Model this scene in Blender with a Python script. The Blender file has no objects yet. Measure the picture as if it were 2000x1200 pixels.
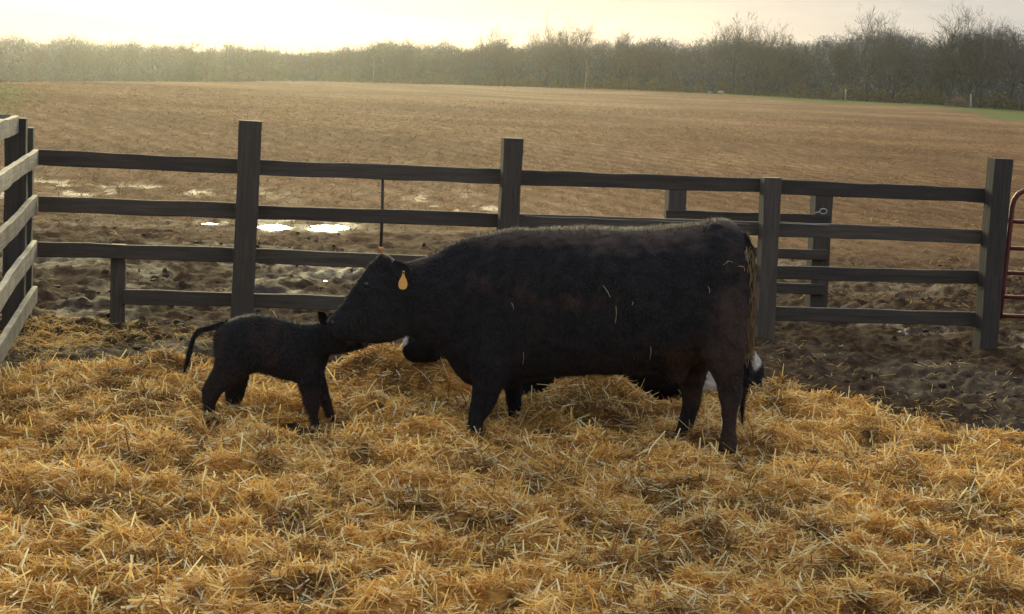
import bpy, bmesh, math, random
import numpy as np
from mathutils import Vector, Matrix
from mathutils.bvhtree import BVHTree

random.seed(7)
rng = np.random.RandomState(11)
R = math.radians
sc = bpy.context.scene
C = sc.collection

# ------------------------------------------------------------------ camera
FPX, CX, CY, H = 3500.0, 1000.0, 600.0, 2.3
PITCH, ROLL = R(7.5), R(2.85)
cam_d = bpy.data.cameras.new('camera')
cam = bpy.data.objects.new('camera', cam_d); C.objects.link(cam)
cam_d.sensor_width = 36.0; cam_d.lens = 36.0 * FPX / 2000.0
cam_d.clip_start = 0.1; cam_d.clip_end = 5000
CM = Matrix.Rotation(math.pi/2 - PITCH, 3, 'X') @ Matrix.Rotation(ROLL, 3, 'Z')
cam.matrix_world = Matrix.Translation((0, 0, H)) @ CM.to_4x4()
sc.camera = cam

# ------------------------------------------------------------------ sky, sun, exposure
SUN_AZ, SUN_EL = R(-9.0), R(12.0)          # azimuth measured from +Y towards +X
w = bpy.data.worlds.new('World'); sc.world = w; w.use_nodes = True
nt = w.node_tree; nt.nodes.clear()
sky = nt.nodes.new('ShaderNodeTexSky'); sky.sky_type = 'NISHITA'; sky.sun_disc = False
sky.sun_elevation = SUN_EL; sky.sun_rotation = SUN_AZ
sky.air_density = 1.0; sky.dust_density = 1.5; sky.ozone_density = 1.0
tc = nt.nodes.new('ShaderNodeTexCoord')
mp = nt.nodes.new('ShaderNodeMapping'); mp.inputs['Scale'].default_value = (1.6, 1.6, 14.0)
nz = nt.nodes.new('ShaderNodeTexNoise'); nz.inputs['Scale'].default_value = 2.2; nz.inputs['Detail'].default_value = 5
cr = nt.nodes.new('ShaderNodeValToRGB'); cr.color_ramp.elements[0].position = .38; cr.color_ramp.elements[1].position = .68
mx = nt.nodes.new('ShaderNodeMixRGB'); mx.blend_type = 'MULTIPLY'; mx.inputs['Fac'].default_value = 1
cr.color_ramp.elements[0].color = (1, 1, 1, 1); cr.color_ramp.elements[1].color = (.72, .74, .80, 1)
veil = nt.nodes.new('ShaderNodeMixRGB'); veil.inputs['Fac'].default_value = .94      # even layer of thin cloud over the clear sky
# standard overcast luminance of the cloud layer: (1 + 2 sin(elevation)) / 3 of its zenith value
sx = nt.nodes.new('ShaderNodeSeparateXYZ'); nt.links.new(tc.outputs['Generated'], sx.inputs[0])
ov = nt.nodes.new('ShaderNodeMapRange'); ov.inputs['From Min'].default_value = 0; ov.inputs['From Max'].default_value = 1
ov.inputs['To Min'].default_value = 1/3; ov.inputs['To Max'].default_value = 1; nt.links.new(sx.outputs['Z'], ov.inputs['Value'])
vc = nt.nodes.new('ShaderNodeVectorMath'); vc.operation = 'SCALE'; vc.inputs[0].default_value = (4.5, 4.95, 5.6)
nt.links.new(ov.outputs[0], vc.inputs['Scale']); nt.links.new(vc.outputs[0], veil.inputs[2])
bg = nt.nodes.new('ShaderNodeBackground'); bg.inputs['Strength'].default_value = 0.09
wo = nt.nodes.new('ShaderNodeOutputWorld')
nt.links.new(tc.outputs['Generated'], mp.inputs['Vector']); nt.links.new(mp.outputs[0], nz.inputs['Vector'])
nt.links.new(nz.outputs['Fac'], cr.inputs[0]); nt.links.new(sky.outputs[0], veil.inputs[1]); nt.links.new(veil.outputs[0], mx.inputs[1]); nt.links.new(cr.outputs[0], mx.inputs[2])
nt.links.new(mx.outputs[0], bg.inputs['Color']); nt.links.new(bg.outputs[0], wo.inputs['Surface'])

sun_d = bpy.data.lights.new('sun', 'SUN'); sun_d.energy = 2.2; sun_d.angle = R(24); sun_d.color = (1.0, .88, .48)
sun = bpy.data.objects.new('sun', sun_d); C.objects.link(sun)
sdir = Vector((math.sin(SUN_AZ)*math.cos(SUN_EL), math.cos(SUN_AZ)*math.cos(SUN_EL), math.sin(SUN_EL)))
sun.rotation_euler = sdir.to_track_quat('Z', 'Y').to_euler(); sun.location = (-30, 150, 60)

vs = sc.view_settings
vs.view_transform = 'Standard'; vs.look = 'None'; vs.exposure = 1.48; vs.gamma = 1.0; vs.use_curve_mapping = False
sc.render.engine = 'CYCLES'
cy = sc.cycles
cy.use_denoising = True; cy.max_bounces = 8; cy.diffuse_bounces = 6; cy.glossy_bounces = 2; cy.transmission_bounces = 3
cy.volume_bounces = 1; cy.transparent_max_bounces = 8; cy.use_adaptive_sampling = True; cy.adaptive_threshold = 0.015

# ------------------------------------------------------------------ helpers
def ray(px, py):
    return CM @ Vector(((px-CX)/FPX, -(py-CY)/FPX, -1.0))
def at_y(px, py, Y):                       # the point on the upright plane y = Y that the survey sight (px, py) meets
    r = ray(px, py); t = Y / r.y
    return Vector((r.x*t, Y, H + r.z*t))
def horizon(px): return 138 + math.tan(ROLL)*(px-1000)
def sstep(a, b, x):
    t = np.clip((np.asarray(x, float)-a)/(b-a), 0, 1); return t*t*(3-2*t)
_tabs = {}
def vnoise(x, y, seed=0):
    if seed not in _tabs: _tabs[seed] = np.random.RandomState(100+seed).rand(256, 256)
    T = _tabs[seed]
    x = np.asarray(x, float); y = np.asarray(y, float)
    ix = np.floor(x).astype(int); iy = np.floor(y).astype(int)
    fx = x-ix; fy = y-iy; fx = fx*fx*(3-2*fx); fy = fy*fy*(3-2*fy)
    a = T[ix & 255, iy & 255]; b = T[(ix+1) & 255, iy & 255]; c = T[ix & 255, (iy+1) & 255]; d = T[(ix+1) & 255, (iy+1) & 255]
    return (a*(1-fx)+b*fx)*(1-fy) + (c*(1-fx)+d*fx)*fy
def fbm(x, y, seed=0, octs=3, gain=.5):
    s = 0; amp = 1; tot = 0
    for o in range(octs):
        s = s + amp*vnoise(np.asarray(x)*2**o + 17.3*o, np.asarray(y)*2**o + 5.1*o, seed+o); tot += amp; amp *= gain
    return s/tot - .5

def tag(o, label=None, cat=None, group=None, kind=None):
    if label: o['label'] = label
    if cat: o['category'] = cat
    if group: o['group'] = group
    if kind: o['kind'] = kind
    return o
def link(name, me, mat=None, parent=None):
    o = bpy.data.objects.new(name, me); C.objects.link(o)
    if mat is not None:
        for m in (mat if isinstance(mat, (list, tuple)) else [mat]): me.materials.append(m)
    if parent is not None:
        o.parent = parent; o.matrix_parent_inverse = parent.matrix_world.inverted()
    return o
def empty(name, loc=(0, 0, 0), rz=0):
    o = bpy.data.objects.new(name, None); C.objects.link(o); o.empty_display_size = .2
    o.matrix_world = Matrix.Translation(loc) @ Matrix.Rotation(rz, 4, 'Z')
    return o
def np_mesh(name, V, F, cols=None, smooth=False, matidx=None, attr='col'):
    V = np.ascontiguousarray(V, np.float32); F = np.ascontiguousarray(F, np.int32)
    me = bpy.data.meshes.new(name)
    k = F.shape[1]; m = len(F)
    me.vertices.add(len(V)); me.vertices.foreach_set('co', V.ravel())
    me.loops.add(m*k); me.loops.foreach_set('vertex_index', F.ravel())
    me.polygons.add(m); me.polygons.foreach_set('loop_start', np.arange(m, dtype=np.int32)*k)
    try: me.polygons.foreach_set('loop_total', np.full(m, k, np.int32))
    except Exception: pass
    if matidx is not None: me.polygons.foreach_set('material_index', np.ascontiguousarray(matidx, np.int32))
    me.update(calc_edges=True)
    if smooth: me.polygons.foreach_set('use_smooth', np.ones(m, bool))
    if cols is not None:
        a = me.color_attributes.new(attr, 'FLOAT_COLOR', 'POINT')
        c4 = np.ones((len(V), 4), np.float32); c4[:, :cols.shape[1]] = cols
        a.data.foreach_set('color', c4.ravel())
    return me
def bm_mesh(name, bm, smooth=False):
    bmesh.ops.recalc_face_normals(bm, faces=bm.faces)
    me = bpy.data.meshes.new(name); bm.to_mesh(me); bm.free()
    if smooth:
        for p in me.polygons: p.use_smooth = True
    return me

# ---- materials
def new_mat(name):
    m = bpy.data.materials.new(name); m.use_nodes = True
    n = m.node_tree; b = n.nodes['Principled BSDF']
    return m, n, b
def N(n, t, **kw):
    x = n.nodes.new(t)
    for k, v in kw.items():
        if k in x.inputs: x.inputs[k].default_value = v
        else: setattr(x, k, v)
    return x
def ramp(n, stops):
    r = n.nodes.new('ShaderNodeValToRGB'); e = r.color_ramp.elements
    while len(e) < len(stops): e.new(.5)
    for i, (p, c) in enumerate(stops): e[i].position = p; e[i].color = (*c, 1)
    return r
def mat_plain(name, col, rough=.6, metal=0):
    m, n, b = new_mat(name); b.inputs['Base Color'].default_value = (*col, 1)
    b.inputs['Roughness'].default_value = rough; b.inputs['Metallic'].default_value = metal
    t = N(n, 'ShaderNodeTexNoise', Scale=30.0, Detail=4.0); L = n.links
    r = ramp(n, [(.3, tuple(c*.75 for c in col)), (.7, tuple(min(1, c*1.2) for c in col))])
    L.new(t.outputs['Fac'], r.inputs[0]); L.new(r.outputs[0], b.inputs['Base Color'])
    return m
def mat_wood(name, dark, light, dirt=(.05, .04, .032)):
    m, n, b = new_mat(name); L = n.links
    tcn = N(n, 'ShaderNodeTexCoord'); oi = N(n, 'ShaderNodeObjectInfo')
    ad = N(n, 'ShaderNodeVectorMath', operation='ADD')
    sca = N(n, 'ShaderNodeVectorMath', operation='SCALE'); sca.inputs['Scale'].default_value = 13.0
    cmb = N(n, 'ShaderNodeCombineXYZ')
    for i in range(3): L.new(oi.outputs['Random'], cmb.inputs[i])
    L.new(cmb.outputs[0], sca.inputs[0]); L.new(tcn.outputs['Object'], ad.inputs[0]); L.new(sca.outputs[0], ad.inputs[1])
    mpn = N(n, 'ShaderNodeMapping'); mpn.inputs['Scale'].default_value = (2.2, 45, 45)
    L.new(ad.outputs[0], mpn.inputs[0])
    t = N(n, 'ShaderNodeTexNoise', Scale=1.0, Detail=6.0, Roughness=.65); L.new(mpn.outputs[0], t.inputs['Vector'])
    r = ramp(n, [(.33, dark), (.68, light)]); L.new(t.outputs['Fac'], r.inputs[0])
    t2 = N(n, 'ShaderNodeTexNoise', Scale=3.5, Detail=5.0, Roughness=.7); L.new(ad.outputs[0], t2.inputs['Vector'])
    r2 = ramp(n, [(.45, (0, 0, 0)), (.62, (1, 1, 1))]); L.new(t2.outputs['Fac'], r2.inputs[0])
    mxn = N(n, 'ShaderNodeMixRGB'); mxn.inputs[2].default_value = (*dirt, 1)
    mul = N(n, 'ShaderNodeMath', operation='MULTIPLY'); mul.inputs[1].default_value = .7
    L.new(r2.outputs[0], mul.inputs[0]); L.new(mul.outputs[0], mxn.inputs[0]); L.new(r.outputs[0], mxn.inputs[1])
    vr = N(n, 'ShaderNodeMapRange'); vr.inputs['To Min'].default_value = .7; vr.inputs['To Max'].default_value = 1.35; L.new(oi.outputs['Random'], vr.inputs['Value'])
    vm = N(n, 'ShaderNodeVectorMath', operation='SCALE'); L.new(mxn.outputs[0], vm.inputs[0]); L.new(vr.outputs[0], vm.inputs['Scale'])
    L.new(vm.outputs[0], b.inputs['Base Color']); b.inputs['Roughness'].default_value = .82
    bp = N(n, 'ShaderNodeBump'); bp.inputs['Strength'].default_value = .6; bp.inputs['Distance'].default_value = .01
    L.new(t.outputs['Fac'], bp.inputs['Height']); L.new(bp.outputs[0], b.inputs['Normal'])
    return m
def mat_attr(name, rough=.7, transl=.0, attr='col', noise=None, spec=.3):
    m, n, b = new_mat(name); L = n.links
    a = N(n, 'ShaderNodeAttribute', attribute_name=attr)
    src = a.outputs['Color']
    if noise:
        t = N(n, 'ShaderNodeTexNoise', Scale=noise, Detail=4.0)
        r = ramp(n, [(.3, (.6, .6, .6)), (.7, (1.25, 1.25, 1.25))]); L.new(t.outputs['Fac'], r.inputs[0])
        mu = N(n, 'ShaderNodeMixRGB', blend_type='MULTIPLY'); mu.inputs[0].default_value = 1
        L.new(src, mu.inputs[1]); L.new(r.outputs[0], mu.inputs[2]); src = mu.outputs[0]
    L.new(src, b.inputs['Base Color']); b.inputs['Roughness'].default_value = rough
    b.inputs['Specular IOR Level'].default_value = spec
    if transl > 0:
        tr = N(n, 'ShaderNodeBsdfTranslucent'); L.new(src, tr.inputs['Color'])
        ms = N(n, 'ShaderNodeMixShader'); ms.inputs[0].default_value = transl
        out = n.nodes['Material Output']
        L.new(b.outputs[0], ms.inputs[1]); L.new(tr.outputs[0], ms.inputs[2]); L.new(ms.outputs[0], out.inputs['Surface'])
    return m

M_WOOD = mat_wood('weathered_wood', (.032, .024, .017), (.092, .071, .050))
M_WOOD_LIT = mat_wood('lit_weathered_wood', (.16, .13, .09), (.34, .29, .215), (.09, .07, .05))  # lighter copy of the wood: light on the inner faces painted in
M_STRAW = mat_attr('straw', .6, .38, spec=.08)
M_MAT = mat_attr('trodden_straw', .9, 0, noise=60.0, spec=.05)
M_HAIR_BLACK = mat_attr('black_hair', .65, .0, spec=.15)
M_COAT = mat_attr('black_coat', .8, 0, noise=25.0, spec=.10)
def coat_bump(m):
    n = m.node_tree; L = n.links; b = n.nodes['Principled BSDF']; t_ = N(n, 'ShaderNodeTexCoord')
    mp_ = N(n, 'ShaderNodeMapping'); mp_.inputs['Scale'].default_value = (1.0, 1.0, .45); L.new(t_.outputs['Object'], mp_.inputs[0])
    a = N(n, 'ShaderNodeTexNoise', Scale=42.0, Detail=6.0, Roughness=.75); L.new(mp_.outputs[0], a.inputs['Vector'])
    bp = N(n, 'ShaderNodeBump'); bp.inputs['Strength'].default_value = .9; bp.inputs['Distance'].default_value = .03
    L.new(a.outputs['Fac'], bp.inputs['Height']); L.new(bp.outputs[0], b.inputs['Normal'])
coat_bump(M_COAT)
M_HOOF = mat_plain('hoof', (.03, .026, .022), .6)
M_EYE = mat_plain('eye', (.006, .005, .005), .12)
M_TAG = mat_plain('yellow_tag', (.78, .42, .09), .45)
M_RED = mat_plain('red_paint', (.12, .018, .014), .5)
M_STEEL = mat_plain('galvanised_steel', (.5, .5, .48), .4, .8)
M_ORANGE = mat_plain('orange_plastic', (.85, .30, .05), .5)
M_ROD = mat_plain('rusty_rod', (.05, .04, .033), .7)
M_BARK = mat_plain('grey_bark', (.055, .053, .058), .9)
M_TWIG = mat_plain('bare_twigs', (.078, .074, .078), .9)
M_BIRCH = mat_plain('pale_bark', (.30, .285, .25), .8)
M_FIR = mat_plain('conifer_needles', (.03, .04, .025), .8)
M_STONE = mat_plain('field_stone', (.26, .25, .23), .85)
M_TONGUE = mat_plain('muzzle_skin', (.10, .062, .05), .5)

# ------------------------------------------------------------------ terrain
PXS = [0, 200, 400, 600, 800, 1000, 1200, 1400, 1600, 1800, 1900, 2000]
BASE = [152, 153, 156, 154, 160, 166, 172, 181, 192, 201, 208, 214]
def Dtree(px): return np.interp(px, [-1500, 0, 500, 700, 1000, 1500, 2000, 3500], [640, 560, 500, 430, 360, 310, 270, 230])
def zbase(px):
    py = np.interp(px, PXS, BASE); hz = 138 + math.tan(ROLL)*(px-1000)
    return H - (py-hz)*Dtree(px)/FPX
PUD = []          # (x, y, sx, sy, depth)
def pud(px, py, wpx, hpx, depth=.07):
    Y = H*FPX/(py-horizon(px)); p = at_y(px, py, Y)
    PUD.append((p.x, Y, wpx*Y/FPX*.5, Y*Y*hpx/(H*FPX)*.5, depth))
for a in [(535, 437, 62, 17), (640, 440, 66, 16), (410, 434, 40, 7, .05), (560, 541, 90, 9), (655, 536, 85, 14), (530, 572, 85, 9),
          (1765, 646, 34, 6), (1800, 650, 44, 6), (1822, 642, 40, 6), (1965, 655, 60, 8), (1965, 678, 50, 6), (1640, 640, 30, 4), (760, 684, 110, 9, .06)]: pud(*a)
def zground(x, y):
    x = np.asarray(x, float); y = np.asarray(y, float)
    yy = np.maximum(y, 1.0)
    px = 1000 + FPX*x/yy
    pxc = np.clip(px, -1500, 3500)
    zb = zbase(np.clip(pxc, 600, 2300))
    wl = 1 - sstep(850, 1150, pxc)
    bl = np.interp(pxc, [-800, 0, 200, 400, 600, 800, 1000], [80, 65, 55.5, 48.5, 37.5, 34, 28]); yc = H*FPX/bl
    D = Dtree(pxc)
    z = zb*sstep(.25, 1.0, yy/D)*(1-wl) - wl*np.clip(yy-yc+6, 0, 600)*bl/FPX*1.16
    z = z + .10*np.exp(-((yy-62)/18)**2)*(1-.6*sstep(900, 2000, pxc)) * sstep(20, 45, yy)
    z = z + fbm(x/30, y/30, 30, 2)*.2*sstep(25, 60, yy)*sstep(420, 250, yy)
    mud = 1 - sstep(20, 30, y + 3*fbm(x/4, y/4, 40, 2))
    z = z + mud*(fbm(x/.6, y/.6, 1, 3)*.12 + np.maximum(fbm(x/.22, y/.26, 5, 3, .65), -.08)*.15 + (.5-np.abs(fbm(x/.13, y/.2, 15, 2)*2))*.04 + fbm(x/.075, y/.14, 17, 2)*.035)
    z = z + (1-mud)*sstep(300, 30, y)*(fbm(x/.5, y/.5, 9, 3)*.022)
    for (ax, ay, sx, sy, dp) in PUD:
        q = ((x-ax)/(sx*1.25))**2 + ((y-ay)/(sy*1.25))**2
        z = z - dp*1.0*np.exp(-q*q)
    return z

cols_t = np.concatenate([np.linspace(-1.3, -.40, 22, endpoint=False), np.linspace(-.40, .40, 620), np.linspace(.40, 1.3, 23)[1:]])
rows = [-25, -12, -4, 1, 4, 7]
y = 9.0
while y < 32: rows.append(y); y *= 1.0045
while y < 90: rows.append(y); y *= 1.009
while y < 900: rows.append(y); y *= 1.016
rows = np.array(rows)
TT, YY = np.meshgrid(cols_t, rows)
XX = TT*np.maximum(YY, 8.0)
ZZ = zground(XX, YY)
nr, nc = XX.shape
idx = np.arange(nr*nc).reshape(nr, nc)
F = np.stack([idx[:-1, :-1], idx[:-1, 1:], idx[1:, 1:], idx[1:, :-1]], -1).reshape(-1, 4)
pxg = 1000 + FPX*XX/np.maximum(YY, 1)
mudm = 1 - sstep(19, 30, YY + 5*fbm(XX/3, YY/3, 40, 3))
Dg = Dtree(np.clip(pxg, -1500, 3500))
grass = sstep(.78, .92, YY/Dg + .3*fbm(XX/14, YY/14, 50, 3) + .26*sstep(1700, 2050, pxg)) * sstep(1100, 1500, pxg)
grass = np.maximum(grass, (1-sstep(-60, 70, pxg + 120*fbm(XX/12, YY/12, 52, 2)))*sstep(45, 60, YY))
wet = np.exp(-((YY-29-1.5*fbm(XX/2, YY/2, 60, 2)*4)/2.2)**2)*(1-sstep(420, 620, pxg))*sstep(.0, .2, fbm(XX/.45, YY/1.3, 61, 4, .65))*.55
wet = np.maximum(wet, np.exp(-((YY-30)/3.0)**2)*np.exp(-((pxg-880)/140)**2)*sstep(.03, .2, fbm(XX/.45, YY/1.3, 63, 4, .65))*.6)
wet = np.maximum(wet, mudm*sstep(.0, .2, fbm(XX/1.2, YY/1.2, 62, 3))*.22)
for (ax, ay, sx, sy, dp) in PUD:
    q = ((XX-ax)/(sx*2.0))**2 + ((YY-ay)/(sy*2.0))**2; wet = np.maximum(wet, .7*np.exp(-q*q)*sstep(-.25, .1, fbm(XX/.3, YY/.6, 67, 3)))
gme = np_mesh('ground', np.stack([XX, YY, ZZ], -1).reshape(-1, 3), F, np.stack([mudm, grass, wet], -1).reshape(-1, 3), smooth=True, attr='zone')

def mat_ground():
    m, n, b = new_mat('ground_soil'); L = n.links
    tcn = N(n, 'ShaderNodeTexCoord'); at = N(n, 'ShaderNodeAttribute', attribute_name='zone')
    sp = N(n, 'ShaderNodeSeparateColor'); L.new(at.outputs['Color'], sp.inputs[0])
    # field stubble: rows running away to the left, broken by patches
    mp1 = N(n, 'ShaderNodeMapping'); mp1.inputs['Rotation'].default_value = (0, 0, R(-24)); mp1.inputs['Scale'].default_value = (2.6, .22, 1)
    L.new(tcn.outputs['Object'], mp1.inputs[0])
    t1 = N(n, 'ShaderNodeTexNoise', Scale=1.0, Detail=6.0, Roughness=.7); L.new(mp1.outputs[0], t1.inputs['Vector'])
    r1 = ramp(n, [(.30, (.125, .069, .040)), (.5, (.182, .108, .063)), (.70, (.27, .176, .108))]); L.new(t1.outputs['Fac'], r1.inputs[0])
    mpw = N(n, 'ShaderNodeMapping'); mpw.inputs['Rotation'].default_value = (0, 0, R(-22)); L.new(tcn.outputs['Object'], mpw.inputs[0])
    wv = N(n, 'ShaderNodeTexWave', Scale=.36, Distortion=7.0, Detail=4.0); wv.inputs['Detail Scale'].default_value = .25; L.new(mpw.outputs[0], wv.inputs['Vector'])
    rw = ramp(n, [(.1, (.80, .78, .76)), (.9, (1.14, 1.13, 1.11))]); L.new(wv.outputs['Fac'], rw.inputs[0])
    fw = N(n, 'ShaderNodeMixRGB', blend_type='MULTIPLY'); fw.inputs[0].default_value = 1; L.new(r1.outputs[0], fw.inputs[1]); L.new(rw.outputs[0], fw.inputs[2])
    t2 = N(n, 'ShaderNodeTexNoise', Scale=.055, Detail=5.0, Roughness=.6); L.new(tcn.outputs['Object'], t2.inputs['Vector'])
    r2 = ramp(n, [(.38, (.66, .56, .51)), (.62, (1.28, 1.2, 1.06))]); L.new(t2.outputs['Fac'], r2.inputs[0])
    fm = N(n, 'ShaderNodeMixRGB', blend_type='MULTIPLY'); fm.inputs[0].default_value = 1
    L.new(fw.outputs[0], fm.inputs[1]); L.new(r2.outputs[0], fm.inputs[2])
    # mud
    t3 = N(n, 'ShaderNodeTexNoise', Scale=7.0, Detail=9.0, Roughness=.78); L.new(tcn.outputs['Object'], t3.inputs['Vector'])
    r3 = ramp(n, [(.34, (.025, .015, .009)), (.5, (.060, .036, .021)), (.66, (.155, .098, .057))]); L.new(t3.outputs['Fac'], r3.inputs[0])
    # grass
    t4 = N(n, 'ShaderNodeTexNoise', Scale=.6, Detail=6.0); L.new(tcn.outputs['Object'], t4.inputs['Vector'])
    r4 = ramp(n, [(.3, (.06, .08, .022)), (.7, (.13, .15, .045))]); L.new(t4.outputs['Fac'], r4.inputs[0])
    m1 = N(n, 'ShaderNodeMixRGB'); L.new(sp.outputs[0], m1.inputs[0]); L.new(fm.outputs[0], m1.inputs[1]); L.new(r3.outputs[0], m1.inputs[2])
    m2 = N(n, 'ShaderNodeMixRGB'); L.new(sp.outputs[1], m2.inputs[0]); L.new(m1.outputs[0], m2.inputs[1]); L.new(r4.outputs[0], m2.inputs[2])
    L.new(m2.outputs[0], b.inputs['Base Color'])
    mr = N(n, 'ShaderNodeMapRange'); mr.inputs['To Min'].default_value = .92; mr.inputs['To Max'].default_value = .42
    L.new(sp.outputs[2], mr.inputs['Value']); L.new(mr.outputs[0], b.inputs['Roughness'])
    ms_ = N(n, 'ShaderNodeMapRange'); ms_.inputs['To Min'].default_value = .015; ms_.inputs['To Max'].default_value = .45
    L.new(sp.outputs[2], ms_.inputs['Value']); L.new(ms_.outputs[0], b.inputs['Specular IOR Level'])
    bp = N(n, 'ShaderNodeBump'); bp.inputs['Strength'].default_value = 1.0; bp.inputs['Distance'].default_value = .06
    L.new(t3.outputs['Fac'], bp.inputs['Height']); L.new(bp.outputs[0], b.inputs['Normal'])
    return m
ground = tag(link('ground', gme, mat_ground()), 'brown stubble field and trodden mud reaching to the trees', None, None, 'structure')

def mat_water():
    m, n, b = new_mat('puddle_water'); L = n.links
    b.inputs['Base Color'].default_value = (.04, .03, .022, 1); b.inputs['Roughness'].default_value = .04; b.inputs['IOR'].default_value = 1.33
    t = N(n, 'ShaderNodeTexNoise', Scale=6.0, Detail=3.0)
    bp = N(n, 'ShaderNodeBump'); bp.inputs['Strength'].default_value = .05; bp.inputs['Distance'].default_value = .01
    L.new(t.outputs['Fac'], bp.inputs['Height']); L.new(bp.outputs[0], b.inputs['Normal'])
    return m
M_WATER = mat_water()
for i, (ax, ay, sx, sy, dp) in enumerate(PUD):
    zc = float(zground(np.array([ax]), np.array([ay]))[0])
    k = 40; pts = []
    for j in range(k):
        a = 2*math.pi*j/k; rr = 1.0 + 1.5*float(fbm(np.array([2.2*math.cos(a)+i*9]), np.array([2.2*math.sin(a)]), 70, 4, .6)[0])
        pts.append((ax+sx*rr*math.cos(a), ay+sy*rr*math.sin(a)))
    V = np.array([(ax, ay, zc+dp*(.58 if i < 2 else .48))] + [(p[0], p[1], zc+dp*(.58 if i < 2 else .48)) for p in pts])
    Fp = np.array([(0, 1+j, 1+(j+1) % k) for j in range(k)])
    tag(link('puddle', np_mesh('puddle', V, Fp), M_WATER), 'shallow rain puddle lying in the churned mud', None, 'puddles in the mud', 'structure')

# clods of trodden mud (too many to count)
def clods():
    n = 3500; u = rng.rand(n); y = 11.2*(24/11.2)**u; x = rng.uniform(-.36, .36, n)*y
    k = (fbm(x/.8, y/.8, 66, 3) > rng.uniform(-.3, .25, n)); x = x[k]; y = y[k]; n = len(x)
    bmx = bmesh.new(); bmesh.ops.create_icosphere(bmx, subdivisions=1, radius=1); B = np.array([tuple(v.co) for v in bmx.verts]); BF = np.array([[v.index for v in f.verts] for f in bmx.faces]); bmx.free()
    r_ = np.clip(rng.lognormal(-3.95, .4, n), .009, .05)
    ang = rng.uniform(0, 6.28, n); sx = rng.uniform(.8, 1.7, n); sz = rng.uniform(.45, .9, n)
    J = B[None]*(1+rng.uniform(-.5, .4, (n, len(B), 1)))
    X = J[:, :, 0]*sx[:, None]; Yv = J[:, :, 1]
    P = np.stack([(X*np.cos(ang)[:, None]-Yv*np.sin(ang)[:, None])*r_[:, None]+x[:, None], (X*np.sin(ang)[:, None]+Yv*np.cos(ang)[:, None])*r_[:, None]+y[:, None], J[:, :, 2]*(sz*r_)[:, None]+(zground(x, y)-r_*.12)[:, None]], -1)
    F_ = (BF[None]+(np.arange(n)*len(B))[:, None, None]).reshape(-1, 3)
    c = np.array([(.06, .04, .026), (.08, .055, .036), (.12, .085, .056), (.042, .028, .019)])[rng.choice(4, n, p=[.35, .3, .12, .23])]*rng.uniform(.7, 1.2, (n, 1))
    return P.reshape(-1, 3), F_, np.repeat(c, len(B), 0)
V, Fq, c = clods()
tag(link('mud_clods', np_mesh('mud_clods', V, Fq, c), mat_attr('clod_soil', .9, 0, noise=40.0, spec=.05)), 'churned dark mud clods around the fence', 'mud', None, 'stuff')

# ------------------------------------------------------------------ straw bedding
EX = [-9, -3.2, -2.0, 0.0, 1.2, 1.95, 2.5, 3.0, 3.5, 5.0, 9.0]
EY = [12.4, 12.55, 12.75, 13.0, 13.1, 12.9, 12.45, 12.0, 11.35, 9.9, 6.5]
def mound(px, Y, sx, sy, amp): p = at_y(px, 600, Y); return (p.x, Y, sx, sy, amp)
MOUNDS = [mound(1180, 11.75, .36, .30, .20), mound(745, 12.05, .34, .30, .24), mound(855, 12.05, .26, .24, .19), mound(1160, 11.25, .38, .2, .07),
          mound(1540, 12.4, .35, .28, .08), mound(300, 12.2, .7, .3, .05), mound(1250, 11.7, .2, .25, .02), mound(520, 10.72, .55, .32, -.065), mound(640, 10.7, .22, .3, -.04), mound(1050, 11.85, .2, .4, -.10), mound(1295, 11.85, .2, .4, -.10), mound(1150, 11.05, .24, .14, .09)]
def smask(x, y):
    e = np.interp(x, EX, EY) + .5*fbm(x/.7, y/.7, 21, 3)
    return sstep(-.02, .45, e - y)
def zstraw(x, y):
    x = np.asarray(x, float); y = np.asarray(y, float); s = smask(x, y)
    z = .12 + .12*fbm(x/.5, y/.42, 22, 3) + .17*fbm(x/.17, y/.14, 25, 2)
    for (ax, ay, sx, sy, a) in MOUNDS: z = z + a*np.exp(-((x-ax)/sx)**2-((y-ay)/sy)**2)
    return s*z - .05*(1-s)
gx = np.arange(-4.6, 4.6, .03); gy = np.arange(4.6, 13.6, .03)
GX, GY = np.meshgrid(gx, gy); GZ = zstraw(GX, GY); nr, nc = GX.shape
idx = np.arange(nr*nc).reshape(nr, nc)
F = np.stack([idx[:-1, :-1], idx[:-1, 1:], idx[1:, 1:], idx[1:, :-1]], -1).reshape(-1, 4)
keep = smask(GX, GY).ravel()[F].max(1) > .001
pal = np.array([(.50, .27, .07), (.17, .09, .032)])
def patch(x, y):      # 0 = bright straw, 1 = dark brown straw; shade in hollows painted in too
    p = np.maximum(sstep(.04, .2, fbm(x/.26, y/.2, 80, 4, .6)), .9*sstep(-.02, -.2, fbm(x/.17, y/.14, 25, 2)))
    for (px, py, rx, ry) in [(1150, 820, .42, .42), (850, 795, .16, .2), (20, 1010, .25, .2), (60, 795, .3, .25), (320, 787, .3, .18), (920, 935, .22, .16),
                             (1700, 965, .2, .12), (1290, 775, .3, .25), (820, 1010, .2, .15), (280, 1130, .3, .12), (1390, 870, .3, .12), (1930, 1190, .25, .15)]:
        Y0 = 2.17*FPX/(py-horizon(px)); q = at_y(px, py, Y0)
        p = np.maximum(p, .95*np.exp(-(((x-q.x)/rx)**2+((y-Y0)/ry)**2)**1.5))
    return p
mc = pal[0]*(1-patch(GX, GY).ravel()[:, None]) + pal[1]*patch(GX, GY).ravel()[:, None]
Vmat = np.stack([GX, GY, GZ-.012], -1).reshape(-1, 3)

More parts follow.
